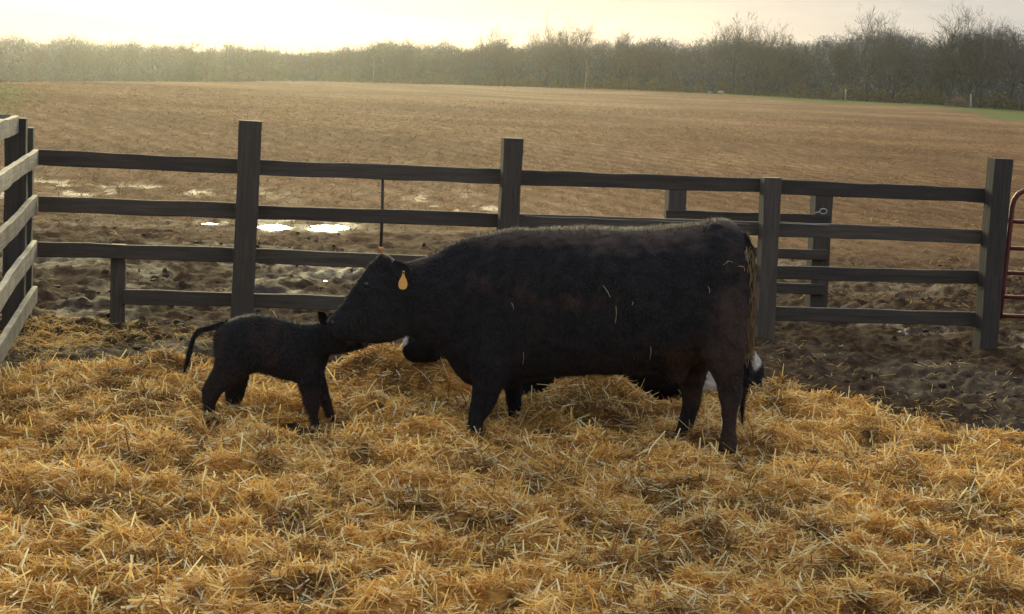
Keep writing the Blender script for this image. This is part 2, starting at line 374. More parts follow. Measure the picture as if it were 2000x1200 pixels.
def stalks(P, L, W, yaw, tilt, bend, col, roll):
    """bent ribbons with a folded cross-section: 2 lengthwise segments"""
    n = len(P)
    d0 = np.stack([np.cos(yaw)*np.cos(tilt), np.sin(yaw)*np.cos(tilt), np.sin(tilt)], -1)
    side = np.stack([-np.sin(yaw), np.cos(yaw), np.zeros(n)], -1); up = np.cross(d0, side)
    s = side*np.cos(roll)[:, None] + up*np.sin(roll)[:, None]
    d1 = d0 + (side*bend[:, None] + np.array([0, 0, -1.0])*np.abs(bend)[:, None]*.6); d1 /= np.linalg.norm(d1, axis=1)[:, None]
    A = P - d0*L[:, None]*.5; B = P; Cc = P + d1*L[:, None]*.5
    h = s*W[:, None]*.5
    V = np.stack([A-h, A+h, B-h, B+h, Cc-h*.7, Cc+h*.7], 1).reshape(-1, 3)
    b = (np.arange(n)*6)[:, None]
    F = np.concatenate([b+np.array([0, 1, 3, 2]), b+np.array([2, 3, 5, 4])], 0)
    return V, F, np.repeat(col, 6, 0)
SC = np.array([(.74, .455, .12), (.84, .60, .23), (.58, .30, .075), (.30, .145, .05), (.90, .74, .42)])
def straw_cloud(n, xr, yr, long=False):
    x = rng.uniform(*xr, n); y = rng.uniform(*yr, n)
    m = smask(x, y) > rng.uniform(.05, .5, n); x = x[m]; y = y[m]; n = len(x)
    pt = patch(x, y)
    z = zstraw(x, y)
    if long:
        L = np.clip(rng.lognormal(-2.2, .38, n), .05, .26); W = rng.uniform(.0055, .0105, n); lift = rng.uniform(.0, .03, n)
        tilt = rng.normal(.12, .34, n); up = rng.rand(n) < .14; tilt[up] = rng.uniform(.6, 1.35, up.sum()); lift[up] += .02
        pr = np.array([.20, .38, .07, .03, .32])
    else:
        L = np.clip(rng.lognormal(-2.65, .42, n), .03, .17); W = rng.uniform(.003, .0068, n); lift = rng.uniform(-.012, .03, n)
        tilt = rng.normal(.06, .42, n); up = rng.rand(n) < .08; tilt[up] = rng.uniform(.5, 1.3, up.sum())
        pr = np.array([.40, .16, .27, .13, .04])
    ci = rng.choice(5, n, p=pr)
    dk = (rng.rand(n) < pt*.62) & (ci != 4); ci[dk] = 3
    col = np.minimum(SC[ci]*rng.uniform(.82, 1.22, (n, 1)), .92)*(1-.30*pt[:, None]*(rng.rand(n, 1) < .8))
    yaw = rng.uniform(0, 2*math.pi, n) + 0
    if not long:   # tufts lie the same way
        yaw = fbm(x/.18, y/.18, 90, 2)*14 + rng.normal(0, .8, n)
    return stalks(np.stack([x, y, z+lift], -1), L, W, yaw, tilt, rng.normal(0, .45, n), col, rng.uniform(-.9, .9, n))
parts = [straw_cloud(150000, (-3.0, 3.2), (5.6, 10.2)), straw_cloud(120000, (-4.2, 4.4), (10.2, 13.4)), straw_cloud(14000, (-4.2, -2.6), (5.6, 10.2)), straw_cloud(14000, (2.8, 4.4), (5.6, 10.2)),
         straw_cloud(26000, (-3.0, 3.2), (5.6, 10.2), True), straw_cloud(20000, (-4.2, 4.4), (10.2, 13.4), True)]
# thin scatter of straw on the mud beyond the bedding and by the fence
def scatter(n, cx, cy, sx, sy, zf=None):
    x = rng.normal(cx, sx, n); y = rng.normal(cy, sy, n); z = np.maximum(zground(x, y), zstraw(x, y)) + rng.uniform(.0, .02, n)
    L = np.clip(rng.lognormal(-2.6, .4, n), .03, .2); ci = rng.choice(5, n, p=[.4, .25, .2, .1, .05])
    return stalks(np.stack([x, y, z], -1), L, rng.uniform(.003, .006, n), rng.uniform(0, 6.3, n), rng.normal(.1, .35, n), rng.normal(0, .4, n), SC[ci]*rng.uniform(.7, 1.1, (n, 1)), rng.uniform(-.9, .9, n))
pL = at_y(95, 650, 14.0)
parts += [scatter(2600, pL.x, 14.0, .25, .5), scatter(700, pL.x+.9, 14.6, .8, .25), scatter(500, 2.6, 12.9, .7, .3), scatter(900, -1, 14.6, 1.6, .6), scatter(300, 2.5, 14.5, 1.5, .6)]
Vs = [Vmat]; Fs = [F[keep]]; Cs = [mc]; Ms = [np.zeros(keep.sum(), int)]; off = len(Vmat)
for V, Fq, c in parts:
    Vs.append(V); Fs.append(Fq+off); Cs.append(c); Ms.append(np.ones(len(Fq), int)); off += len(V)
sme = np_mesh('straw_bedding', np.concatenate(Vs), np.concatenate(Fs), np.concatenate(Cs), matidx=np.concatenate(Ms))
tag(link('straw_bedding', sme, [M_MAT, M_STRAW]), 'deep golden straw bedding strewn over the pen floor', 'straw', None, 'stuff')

# ------------------------------------------------------------------ field stubble (loose cover on the field)
def field_cover():
    n = 80000
    u = rng.rand(n); y = 19*(130/19)**u; t = rng.uniform(-.36, .36, n); x = t*y
    k = fbm(x/5, y/9, 33, 3) + .25*sstep(20, 32, y) > rng.uniform(-.25, .35, n); x = x[k]; y = y[k]; n = len(x)
    z = zground(x, y)
    s = np.sqrt(y/19)
    L = rng.uniform(.05, .16, n)*s; W = rng.uniform(.006, .012, n)*s
    pc = np.array([(.25, .155, .075), (.22, .135, .065), (.38, .27, .145), (.19, .115, .055)])
    ci = rng.choice(4, n, p=[.38, .3, .2, .12])
    yaw = rng.uniform(0, 6.28, n)
    return stalks(np.stack([x, y, z+.012*s], -1), L, W, yaw, rng.normal(.15, .35, n), rng.normal(0, .3, n), pc[ci]*rng.uniform(.7, 1.15, (n, 1)), rng.uniform(-.8, .8, n))
V, Fq, c = field_cover()
tag(link('field_stubble', np_mesh('field_stubble', V, Fq, c), mat_attr('dry_stubble', .9, .5, spec=.02)), 'short brown crop stubble covering the field behind the fence', 'stubble', None, 'stuff')

# ------------------------------------------------------------------ fences
def board_mesh(name, L, hgt, th, seed, rough=.0075, seg=None):
    """plank along local X, height along Z, sawn edges slightly wavy"""
    seg = seg or max(4, int(L/.10)); r = np.random.RandomState(seed)
    xs = np.linspace(-L/2, L/2, seg+1)
    e1 = fbm(xs/.35+seed*3.1, xs*0+seed, 95, 3)*rough*2.4; e2 = fbm(xs/.4+seed*5.7, xs*0+seed+9, 97, 3)*rough*2.4; bow = fbm(xs/1.3+seed, xs*0, 99, 1)*rough*3
    rings = []
    c = min(.006, th*.2)
    for i, x in enumerate(xs):
        zt = hgt/2+e1[i]; zb = -hgt/2+e2[i]; y0 = bow[i]
        rings.append([(x, y0-th/2+c, zb), (x, y0+th/2-c, zb), (x, y0+th/2, zb+c), (x, y0+th/2, zt-c), (x, y0+th/2-c, zt), (x, y0-th/2+c, zt), (x, y0-th/2, zt-c), (x, y0-th/2, zb+c)])
    bm = bmesh.new(); vv = [[bm.verts.new(p) for p in ring] for ring in rings]
    for a, b in zip(vv[:-1], vv[1:]):
        for j in range(8): bm.faces.new((a[j], a[(j+1) % 8], b[(j+1) % 8], b[j]))
    bm.faces.new(vv[0]); bm.faces.new(vv[-1][::-1])
    return bm_mesh(name, bm)
_seed = [0]
def board(name, p0, p1, hgt, th, mat, parent, up=Vector((0, 0, 1))):
    p0 = Vector(p0); p1 = Vector(p1); d = p1-p0; L = d.length; X = d.normalized()
    Y = up.cross(X).normalized(); Z = X.cross(Y)
    _seed[0] += 1
    o = link(name, board_mesh(name, L, hgt, th, _seed[0]), mat)
    Mx = Matrix((X, Y, Z)).transposed().to_4x4(); Mx.translation = (p0+p1)/2
    o.parent = parent; o.matrix_parent_inverse = parent.matrix_world.inverted(); o.matrix_world = Mx
    return o
def Yf(px): return 14.75 + px*.00073
def fpt(px, py, dy=0):
    return at_y(px, py, Yf(px)+dy)
FDIR = (fpt(1900, 400)-fpt(100, 400)); FDIR.z = 0; FDIR.normalize()
FN = Vector((-FDIR.y, FDIR.x, 0))                      # away from the camera
def post(parent, tl, tr, top, bl, br, bot, dy=0, mat=None, depth=None, sink=.3, name='post'):
    a = fpt((tl+tr)/2, top, dy); b = fpt((bl+br)/2, bot, dy)
    az = math.atan(a.x/a.y) + math.atan2(FDIR.y, FDIR.x); wdt = ((tr-tl)+(br-bl))/2*a.y/FPX/(math.cos(az)+abs(math.sin(az)))
    b = b + (b-a).normalized()*sink
    up = FDIR.cross((a-b).normalized())
    d = depth or wdt
    p = (a-b).normalized()
    return board(name, b, a, wdt, d, mat or M_WOOD, parent, up=FDIR)
fence = empty('board_fence', fpt(985, 670))
tag(fence, 'dark weathered board fence crossing behind the cattle, square posts and four rails', 'fence')
post(fence, 467, 513, 236, 449, 493, 640)
post(fence, 979, 1022, 270, 960, 1004, 665)
post(fence, 1485, 1527, 347, 1471, 1513, 676)
post(fence, 1930, 1980, 310, 1899, 1948, 682)
post(fence, 218, 248, 478, 214, 245, 642, dy=.20, name='short_post')
# rails: (x0, centre y0, x1, centre y1)
RD = .125
rails = [(75, 307, 486, 326, 30), (490, 327, 996, 346, 30), (1000, 346, 1504, 363, 28.5), (1508, 364, 1950, 384, 28),
         (75, 398, 484, 413, 30.5), (488, 414, 994, 431, 28), (998, 431, 1500, 447, 27.5), (1504, 447, 1945, 464, 28),
         (73, 487, 480, 499, 29), (484, 500, 985, 519, 28), (989, 519, 1495, 530, 28), (1499, 531, 1935, 543, 27),
         (240, 580, 474, 586, 29), (478, 587, 980, 601, 28), (984, 601, 1490, 612, 28), (1494, 612, 1930, 624, 27)]
for (x0, y0, x1, y1, hp) in rails:
    m = (x0+x1)/2
    board('rail', fpt(x0, y0, RD), fpt(x1, y1, RD), hp*Yf(m)/FPX, .04, M_WOOD, fence)
# thin wire stapled along the second rail
def tube(name, pts, rad, mat, parent=None, n=8, closed=False, smooth=True):
    bm = bmesh.new(); add_tube(bm, pts, rad, n, closed); return link(name, bm_mesh(name, bm, smooth), mat, parent)
def add_tube(bm, pts, rad, n=8, closed=False):
    pts = [Vector(p) for p in pts]; k = len(pts)
    rads = rad if isinstance(rad, (list, tuple)) else [rad]*k
    rings = []; prev = None
    for i, p in enumerate(pts):
        a = pts[(i-1) % k] if (closed or i > 0) else p; b = pts[(i+1) % k] if (closed or i < k-1) else p
        t = (b-a).normalized()
        u = (prev - t*prev.dot(t)) if prev else t.orthogonal()
        u.normalize(); v = t.cross(u); prev = u
        rings.append([bm.verts.new(p + (u*math.cos(2*math.pi*j/n)+v*math.sin(2*math.pi*j/n))*rads[i]) for j in range(n)])
    pr = list(zip(rings[:-1], rings[1:])) + ([(rings[-1], rings[0])] if closed else [])
    for a, b in pr:
        for j in range(n): bm.faces.new((a[j], a[(j+1) % n], b[(j+1) % n], b[j]))
    if not closed: bm.faces.new(rings[0][::-1]); bm.faces.new(rings[-1])
wp = [fpt(1024+i*40, 421.5+ i*1.42 + (1.2 if i % 3 else 0), RD-.03) for i in range(12)]
tube('wire', wp, .0022, M_STEEL, fence, 5)
wp2 = [fpt(1516+i*26, 436+i*1.1, RD-.03) for i in range(5)]
tube('wire', wp2, .0025, M_STEEL, fence, 5)

rod = empty('fence_rod', fpt(745, 490, RD+.06))
tag(rod, 'thin dark rod with an orange tip hanging behind the rails above the cow head', 'rod')
tube('rod_shaft', [fpt(747.5, 335, RD+.045), fpt(746.5, 420, RD+.045), fpt(744, 484, RD+.045)], .013, M_ROD, rod, 8)
tube('tip', [fpt(744.2, 482.5, RD+.045), fpt(744, 489.5, RD+.045)], .018, M_ORANGE, rod, 10)

# side fence running from the corner towards the viewer
SD = ray(356, 105); SD.z = 0; SD.normalize()           # direction away from the viewer
side = empty('side_fence', fpt(40, 640))
tag(side, 'sunlit-toned inner boards of the side fence running toward the viewer at the left edge', 'fence')
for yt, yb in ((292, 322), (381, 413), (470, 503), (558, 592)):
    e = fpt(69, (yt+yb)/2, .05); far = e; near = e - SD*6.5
    board('rail', near, far, (yb-yt)*Yf(70)/FPX*1.02, .045, M_WOOD_LIT, side)
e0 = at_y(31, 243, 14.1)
board('rail', e0-SD*6, e0, .145, .045, M_WOOD_LIT, side)
board('rail', e0-FDIR*2.2+Vector((0, .05, 0)), e0+Vector((-.03, .05, 0))-FDIR*.02, .145, .04, M_WOOD_LIT, side)
SNRM = Vector((SD.y, -SD.x, 0))                         # inner side (towards the pen)
def side_post(off, ztop, wd=.17):
    b = fpt(69, 500, .05) - SD*off - SNRM*(.028+wd/2); b.z = 0
    o = board('post', (b.x, b.y, -.3), (b.x, b.y, ztop), wd, wd, M_WOOD, side, up=SNRM)
zt = at_y(45, 250, 14.75).z
side_post(-.03, zt); side_post(.62, zt+.1); side_post(3.0, zt); side_post(5.4, zt)

# small pen panel standing behind the fence
pen = empty('pen_panel', at_y(1600, 600, 17.8))
tag(pen, 'low dark pen panel with two posts standing behind the board fence', 'fence')
def pen_pt(px, py, dy=0): return at_y(px, py, 17.8+dy)
def pen_post(tl, tr, top, bl, br, bot):
    a = pen_pt((tl+tr)/2, top); b = pen_pt((bl+br)/2, bot); wd = (tr-tl)*17.8/FPX
    board('post', b+(b-a).normalized()*.25, a, wd, wd, M_WOOD, pen, up=FDIR)
pen_post(1305, 1338, 352, 1292, 1325, 600); pen_post(1588, 1622, 378, 1576, 1610, 604)
for (x0, y0, x1, y1, hp) in ((1300, 419, 1620, 430, 19), (1298, 487, 1615, 498, 20), (1295, 553, 1609, 566, 21)):
    board('rail', pen_pt(x0, y0, -.115), pen_pt(x1, y1, -.115), hp*17.7/FPX, .04, M_WOOD, pen)
ringpts = [pen_pt(1608+7*math.cos(a), 413+5*math.sin(a), -.13) for a in np.linspace(0, 2*math.pi, 15)[:-1]]
tube('wire_hook', ringpts, .006, M_STEEL, pen, 6, True)
tube('wire_hook', [pen_pt(1601, 414, -.13), pen_pt(1592, 416, -.13)], .006, M_STEEL, pen, 6)

# red tube gate at the right edge
GY0 = 16.25
gate = empty('tube_gate', at_y(1960, 640, GY0))
tag(gate, 'red steel tube gate beside the last fence post at the right edge', 'gate')
def gp(px, py): return at_y(px, py, GY0)
stile = [gp(1952, 623), gp(1960, 560), gp(1968, 490), gp(1975, 425), gp(1977, 405), gp(1981, 390), gp(1989, 379), gp(2000, 373), gp(2013, 371)]
stile += [gp(2013, 371) + FDIR*(i*.5) + Vector((0, 0, -.0)) for i in range(1, 6)]
end = stile[-1]; stile += [end+FDIR*.06+Vector((0, 0, -.03)), end+FDIR*.08+Vector((0, 0, -.08)), end+FDIR*.06+Vector((0, 0, -1.13))]
tube('gate_frame', stile, .023, M_RED, gate, 10)
for py in (433, 485, 533, 580, 617):
    p = gp(1974.5-(py-433)*.115, py)
    tube('gate_bar', [p, p+FDIR*1.3, p+FDIR*2.66], .0185, M_RED, gate, 10)
for (ax, ay) in ((1966, 421), (1942, 612)):
    tube('hinge_pin', [gp(ax-10, ay), gp(ax+2, ay+2), gp(ax+10, ay+1)], .013, M_STEEL, gate, 8)
tube('hinge_strap', [gp(1960, 431), gp(1978, 433)], .02, M_RED, gate, 8)
pp = empty('plastic_pipe', gp(1952, 678))
# ------------------------------------------------------------------ cattle
def ring_add(bm, c, u, v, n=20, ex=2.0):
    out = []
    for j in range(n):
        a = 2*math.pi*j/n; ca, sa = math.cos(a), math.sin(a)
        ca = math.copysign(abs(ca)**(2/ex), ca); sa = math.copysign(abs(sa)**(2/ex), sa)
        out.append(bm.verts.new(c + u*ca + v*sa))
    return out
def loft(bm, secs, n=20, ex=2.0):
    rings = [ring_add(bm, *s, n=n, ex=ex) for s in secs]
    for a, b in zip(rings[:-1], rings[1:]):
        for j in range(n): bm.faces.new((a[j], a[(j+1) % n], b[(j+1) % n], b[j]))
    for rg, rev in ((rings[0], True), (rings[-1], False)):
        c = bm.verts.new(sum((v.co for v in rg), Vector())/n)
        for j in range(n):
            f = (rg[j], rg[(j+1) % n], c); bm.faces.new(f[::-1] if rev else f)
def pair(a, b, Y, wd, tiltY=0):
    A = at_y(a[0], a[1], Y+tiltY); B = at_y(b[0], b[1], Y-tiltY)
    return ((A+B)/2, (A-B)/2, Vector((0, wd, 0)))
def dense(secs, k=3):          # smooth interpolation between sections
    out = []
    m = len(secs)
    for i in range(m-1):
        p0, p1, p2, p3 = secs[max(i-1, 0)], secs[i], secs[i+1], secs[min(i+2, m-1)]
        for j in range(k):
            t = j/k
            out.append(tuple(.5*((2*b)+(c-a)*t+(2*a-5*b+4*c-d)*t*t+(3*b-a-3*c+d)*t**3) for a, b, c, d in zip(p0, p1, p2, p3)))
    out.append(secs[-1]); return out
def remeshed(name, bm, voxel, smooth_it):
    bmesh.ops.recalc_face_normals(bm, faces=bm.faces)
    me = bpy.data.meshes.new(name+'_tmp'); bm.to_mesh(me); bm.free()
    o = bpy.data.objects.new(name+'_tmp', me); C.objects.link(o)
    md = o.modifiers.new('r', 'REMESH'); md.mode = 'VOXEL'; md.voxel_size = voxel
    ms = o.modifiers.new('s', 'SMOOTH'); ms.factor = .5; ms.iterations = smooth_it
    dg = bpy.context.evaluated_depsgraph_get(); dg.update()
    ev = o.evaluated_get(dg); out = bpy.data.meshes.new_from_object(ev, depsgraph=dg)
    bpy.data.objects.remove(o); bpy.data.meshes.remove(me); out.name = name
    for p in out.polygons: p.use_smooth = True
    return out
def mesh_arrays(me):
    V = np.empty(len(me.vertices)*3, np.float32); me.vertices.foreach_get('co', V); V = V.reshape(-1, 3)
    Nn = np.empty(len(me.vertices)*3, np.float32); me.vertices.foreach_get('normal', Nn); Nn = Nn.reshape(-1, 3)
    return V, Nn
def lumps(me, amp, scale, seed):           # muscle and hip-bone unevenness plus tufted coat
    V, Nn = mesh_arrays(me)
    d = fbm(V[:, 0]/scale + 3*V[:, 1], V[:, 2]/scale, seed, 3)*amp
    V2 = V + Nn*d[:, None]
    me.vertices.foreach_set('co', np.ascontiguousarray(V2, np.float32).ravel()); me.update()
def paint(me, cols):
    a = me.color_attributes.new('col', 'FLOAT_COLOR', 'POINT')
    c4 = np.ones((len(me.vertices), 4), np.float32); c4[:, :3] = cols; a.data.foreach_set('color', c4.ravel())
def hair(name, me, n, ln, wd, flow, parent, tint, label=None, seed=3):
    me.calc_loop_triangles(); r = np.random.RandomState(seed)
    T = np.empty(len(me.loop_triangles)*3, np.int32); me.loop_triangles.foreach_get('vertices', T); T = T.reshape(-1, 3)
    V, Nn = mesh_arrays(me)
    c = np.empty(len(V)*4, np.float32); me.color_attributes['col'].data.foreach_get('color', c); c = c.reshape(-1, 4)[:, :3]
    A = np.linalg.norm(np.cross(V[T[:, 1]]-V[T[:, 0]], V[T[:, 2]]-V[T[:, 0]]), axis=1); cs = np.cumsum(A); ti = np.searchsorted(cs, r.rand(n)*cs[-1])
    ti = np.minimum(ti, len(T)-1); a, b = r.rand(n), r.rand(n); sw = a+b > 1; a[sw] = 1-a[sw]; b[sw] = 1-b[sw]; w0 = 1-a-b
    t = T[ti]; P = V[t[:, 0]]*w0[:, None]+V[t[:, 1]]*a[:, None]+V[t[:, 2]]*b[:, None]
    nn = Nn[t[:, 0]]; cc = c[t[:, 0]]
    f = np.array(flow)[None]; f = f - nn*(nn*f).sum(1)[:, None]
    d = f*1.0 + nn*r.uniform(.05, .42, (n, 1)) + r.normal(0, .28, (n, 3)); d /= np.linalg.norm(d, axis=1)[:, None]
    s = np.cross(d, nn); s /= np.linalg.norm(s, axis=1)[:, None]+1e-6
    Lh = ln*r.uniform(.5, 1.4, n)[:, None]
    Vh = np.stack([P-nn*.003-s*wd, P-nn*.003+s*wd, P+d*Lh], 1).reshape(-1, 3)
    col = np.repeat(cc*r.uniform(.6, 1.5, (n, 1)) + np.array(tint)*r.rand(n, 1)**2, 3, 0)
    return tag(link(name, np_mesh(name, Vh, np.arange(3*n).reshape(-1, 3), col), M_HAIR_BLACK, parent), label, None, None, 'stuff')
def leaf_ear(name, base, tip, wid, thick, normal, mat, parent, curl=.25):
    base, tip = Vector(base), Vector(tip); d = tip-base; nrm = Vector(normal).normalized(); sdv = d.normalized().cross(nrm).normalized(); nrm = sdv.cross(d.normalized())
    bm = bmesh.new(); prof = [(0, .42), (.15, .62), (.35, .95), (.55, 1.0), (.75, .8), (.9, .45), (1.0, .08)]
    rings = []
    for t, wv in prof:
        cpt = base + d*t + nrm*(-.05*math.sin(t*3.0))*d.length
        rg = []
        for k in range(9):
            u = -1+2*k/8; rg.append(bm.verts.new(cpt + sdv*u*wid*wv + nrm*(u*u*wid*wv*curl*2) + nrm*thick))
        for k in range(8, -1, -1):
            u = -1+2*k/8; rg.append(bm.verts.new(cpt + sdv*u*wid*wv*1.03 + nrm*(u*u*wid*wv*curl*2) - nrm*thick))
        rings.append(rg)
    for a, b in zip(rings[:-1], rings[1:]):
        for j in range(18): bm.faces.new((a[j], a[(j+1) % 18], b[(j+1) % 18], b[j]))
    bm.faces.new(rings[0]); bm.faces.new(rings[-1][::-1])
    me = bm_mesh(name, bm, True); V, _ = mesh_arrays(me); paint(me, np.tile(np.array([(.016, .014, .013)]), (len(V), 1)))
    return link(name, me, mat, parent)
def ball(name, c, r3, mat, parent, seg=12):
    bm = bmesh.new(); bmesh.ops.create_uvsphere(bm, u_segments=seg, v_segments=seg//2+2, radius=1)
    for v in bm.verts: v.co = Vector((v.co.x*r3[0], v.co.y*r3[1], v.co.z*r3[2])) + Vector(c)
    return link(name, bm_mesh(name, bm, True), mat, parent)

# ---- standing cow
def Yc(px): return np.interp(px, [640, 720, 800, 900, 1000, 1400, 1470], [10.72, 10.78, 10.88, 10.98, 10.98, 10.68, 10.64])
cow = empty('standing_cow', at_y(1170, 850, 10.8))
tag(cow, 'large black cow standing side-on on the straw, head lowered to lick the calf', 'cow')
bm = bmesh.new()
torso = [(868, 590, 660, .07), (882, 512, 712, .14), (900, 486, 742, .19), (930, 463, 756, .235), (970, 451, 757, .275), (1020, 447, 746, .315), (1080, 442, 735, .355), (1150, 441, 730, .385),
         (1200, 444, 731, .39), (1240, 442, 729, .39), (1290, 439, 722, .37), (1340, 436, 712, .345), (1375, 432, 700, .32), (1398, 425, 694, .30), (1420, 428, 690, .26), (1438, 441, 686, .215), (1451, 458, 678, .17), (1461, 484, 650, .14), (1468, 515, 600, .06)]
loft(bm, dense([pair((p, t), (p, b), float(Yc(p)), w_) for p, t, b, w_ in torso], 3), 28, 2.35)
neck = [(786, 512, 656, .085), (805, 507, 660, .105), (830, 501, 672, .125), (860, 487, 690, .15), (895, 470, 735, .19), (940, 458, 745, .22)]
loft(bm, dense([pair((p, t), (p, b), float(Yc(p)), w_) for p, t, b, w_ in neck], 3), 22, 2.1)
head = [((762, 501), (808, 640), .085), ((745, 497), (796, 655), .105), ((724, 511), (772, 667), .118), ((702, 541), (738, 673), .105), ((680, 575), (706, 669), .083), ((660, 601), (681, 666), .075), ((645, 620), (658, 661), .072), ((638, 636), (644, 655), .045)]
loft(bm, dense([pair(a, b, float(Yc((a[0]+b[0])/2)), w_) for a, b, w_ in head], 3), 20, 2.2)
# hip bone, tail head, shoulder and thigh masses
def leg(bm, Y, ps, w0, n=16):
    loft(bm, dense([pair(a, b, Y+dy, w_) for a, b, w_, dy in ps], 3), n, 2.1)
# thighs
leg(bm, 10.44, [((1330, 500), (1455, 520), .10, .12), ((1330, 580), (1462, 590), .14, .06), ((1350, 650), (1458, 650), .13, .02), ((1375, 705), (1453, 700), .10, 0), ((1396, 745), (1451, 740), .07, 0), ((1401, 772), (1449, 768), .055, 0),
               ((1408, 797), (1441, 797), .046, 0), ((1410, 828), (1437, 828), .042, 0), ((1408, 852), (1437, 852), .045, 0), ((1403, 868), (1439, 868), .052, 0), ((1400, 887), (1440, 887), .056, 0), ((1400, 897), (1440, 897), .05, 0)], 0)
leg(bm, 10.86, [((1290, 560), (1440, 560), .12, -.1), ((1300, 640), (1420, 640), .12, -.04), ((1312, 690), (1400, 690), .1, 0), ((1322, 725), (1385, 722), .075, 0), ((1325, 752), (1373, 752), .055, 0), ((1331, 780), (1368, 782), .046, 0), ((1328, 810), (1360, 812), .042, 0),
               ((1320, 838), (1351, 842), .045, 0), ((1313, 852), (1346, 858), .052, 0), ((1306, 868), (1344, 870), .054, 0), ((1306, 878), (1344, 880), .05, 0)], 0)
leg(bm, 10.80, [((920, 560), (1010, 560), .09, .06), ((918, 640), (1015, 640), .12, .02), ((916, 705), (1005, 710), .11, 0), ((922, 745), (992, 745), .085, 0), ((920, 770), (976, 770), .065, 0), ((916, 792), (964, 796), .05, 0), ((913, 812), (950, 816), .046, 0), ((910, 830), (942, 832), .05, 0), ((908, 848), (944, 850), .055, 0), ((908, 860), (944, 860), .05, 0)], 0)
leg(bm, 11.12, [((960, 600), (1025, 600), .08, -.05), ((968, 690), (1024, 690), .085, 0), ((978, 735), (1023, 735), .075, 0), ((986, 765), (1021, 765), .058, 0), ((990, 790), (1018, 790), .046, 0), ((993, 808), (1015, 808), .042, 0), ((991, 826), (1016, 826), .05, 0), ((989, 842), (1020, 842), .052, 0)], 0)
# udder
leg(bm, 10.70, [((1285, 700), (1350, 700), .10, 0), ((1292, 728), (1345, 728), .09, 0), ((1303, 745), (1335, 745), .05, 0)], 0)
# brow / poll tuft, hip bone
leg(bm, 10.80, [((735, 520), (770, 530), .05, 0), ((738, 503), (764, 508), .045, 0), ((742, 496), (756, 498), .025, 0)], 0)
leg(bm, 10.56, [((1368, 490), (1442, 500), .07, .0), ((1380, 452), (1430, 462), .055, .0), ((1389, 432), (1416, 438), .035, .0)], 0)
cme = remeshed('body', bm, .0145, 5)
lumps(cme, .022, .16, 110); lumps(cme, .010, .05, 113)
V, Nn = mesh_arrays(cme)
def dab(px, py, rx, rz):
    q = at_y(px, py, 10.7); return np.exp(-((V[:, 0]-q.x)/rx)**2-((V[:, 2]-q.z)/rz)**2)
kd = dab(1430, 620, .16, .35) + .8*dab(1340, 780, .16, .3) + .9*dab(1420, 830, .12, .22) + .5*dab(1130, 585, .26, .07) + .35*dab(960, 560, .2, .12) + .5*dab(1300, 690, .2, .1)
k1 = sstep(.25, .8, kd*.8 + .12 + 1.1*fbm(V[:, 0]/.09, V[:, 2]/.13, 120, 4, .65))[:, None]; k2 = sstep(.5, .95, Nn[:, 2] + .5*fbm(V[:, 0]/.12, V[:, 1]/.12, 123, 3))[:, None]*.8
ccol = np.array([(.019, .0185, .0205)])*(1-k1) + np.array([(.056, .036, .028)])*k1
ccol = ccol*(1-k2) + np.array([(.10, .07, .055)])*k2  # lit rim of the back painted in as lighter brown on upward-facing coat
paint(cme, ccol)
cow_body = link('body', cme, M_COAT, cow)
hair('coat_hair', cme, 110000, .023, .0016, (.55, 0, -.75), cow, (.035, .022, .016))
bvh_cow = BVHTree.FromPolygons([v.co.copy() for v in cme.vertices], [tuple(p.vertices) for p in cme.polygons])
def on_cow(px, py, lift=.012):
    r = ray(px, py).normalized(); hit = bvh_cow.ray_cast(Vector((0, 0, H)), r)
    if hit[0] is None: return at_y(px, py, 10.6)
    return hit[0] - r*lift
hY = 10.78
leaf_ear('ear', at_y(767, 515, hY-.07), at_y(803, 549, hY-.17), .052, .007, (.2, -1, .15), M_COAT, cow, .12)
leaf_ear('ear', at_y(748, 512, hY+.08), at_y(768, 508, hY+.25), .058, .006, (.0, .3, -.9), M_COAT, cow)
ball('eye', on_cow(716, 557, .002), (.018, .012, .018), M_EYE, cow)
ball('nostril', on_cow(650, 632, .0), (.014, .010, .018), M_EYE, cow)
# ear tag: narrow neck widening to a rounded plate
tp = at_y(788, 530, hY-.215)
out2 = [(0.006, 0), (.007, -.022), (.012, -.036), (.021, -.052), (.0265, -.072), (.026, -.09), (.020, -.103), (.009, -.109)]
outl = out2 + [(-x, z) for x, z in out2[::-1]]
bm = bmesh.new(); fr = [bm.verts.new(tp+Vector((x, -.002, z))) for x, z in outl]; bk = [bm.verts.new(tp+Vector((x, .0015, z))) for x, z in outl]
bm.faces.new(fr); bm.faces.new(bk[::-1])
for j in range(len(outl)): bm.faces.new((fr[j], bk[j], bk[(j+1) % len(outl)], fr[(j+1) % len(outl)]))
tagp = link('ear_tag', bm_mesh('ear_tag', bm), M_TAG, cow); tagp['label'] = 'blank yellow plastic ear tag'
ball('tag_stud', tp+Vector((0, -.006, -.008)), (.006, .005, .006), M_ROD, tagp)
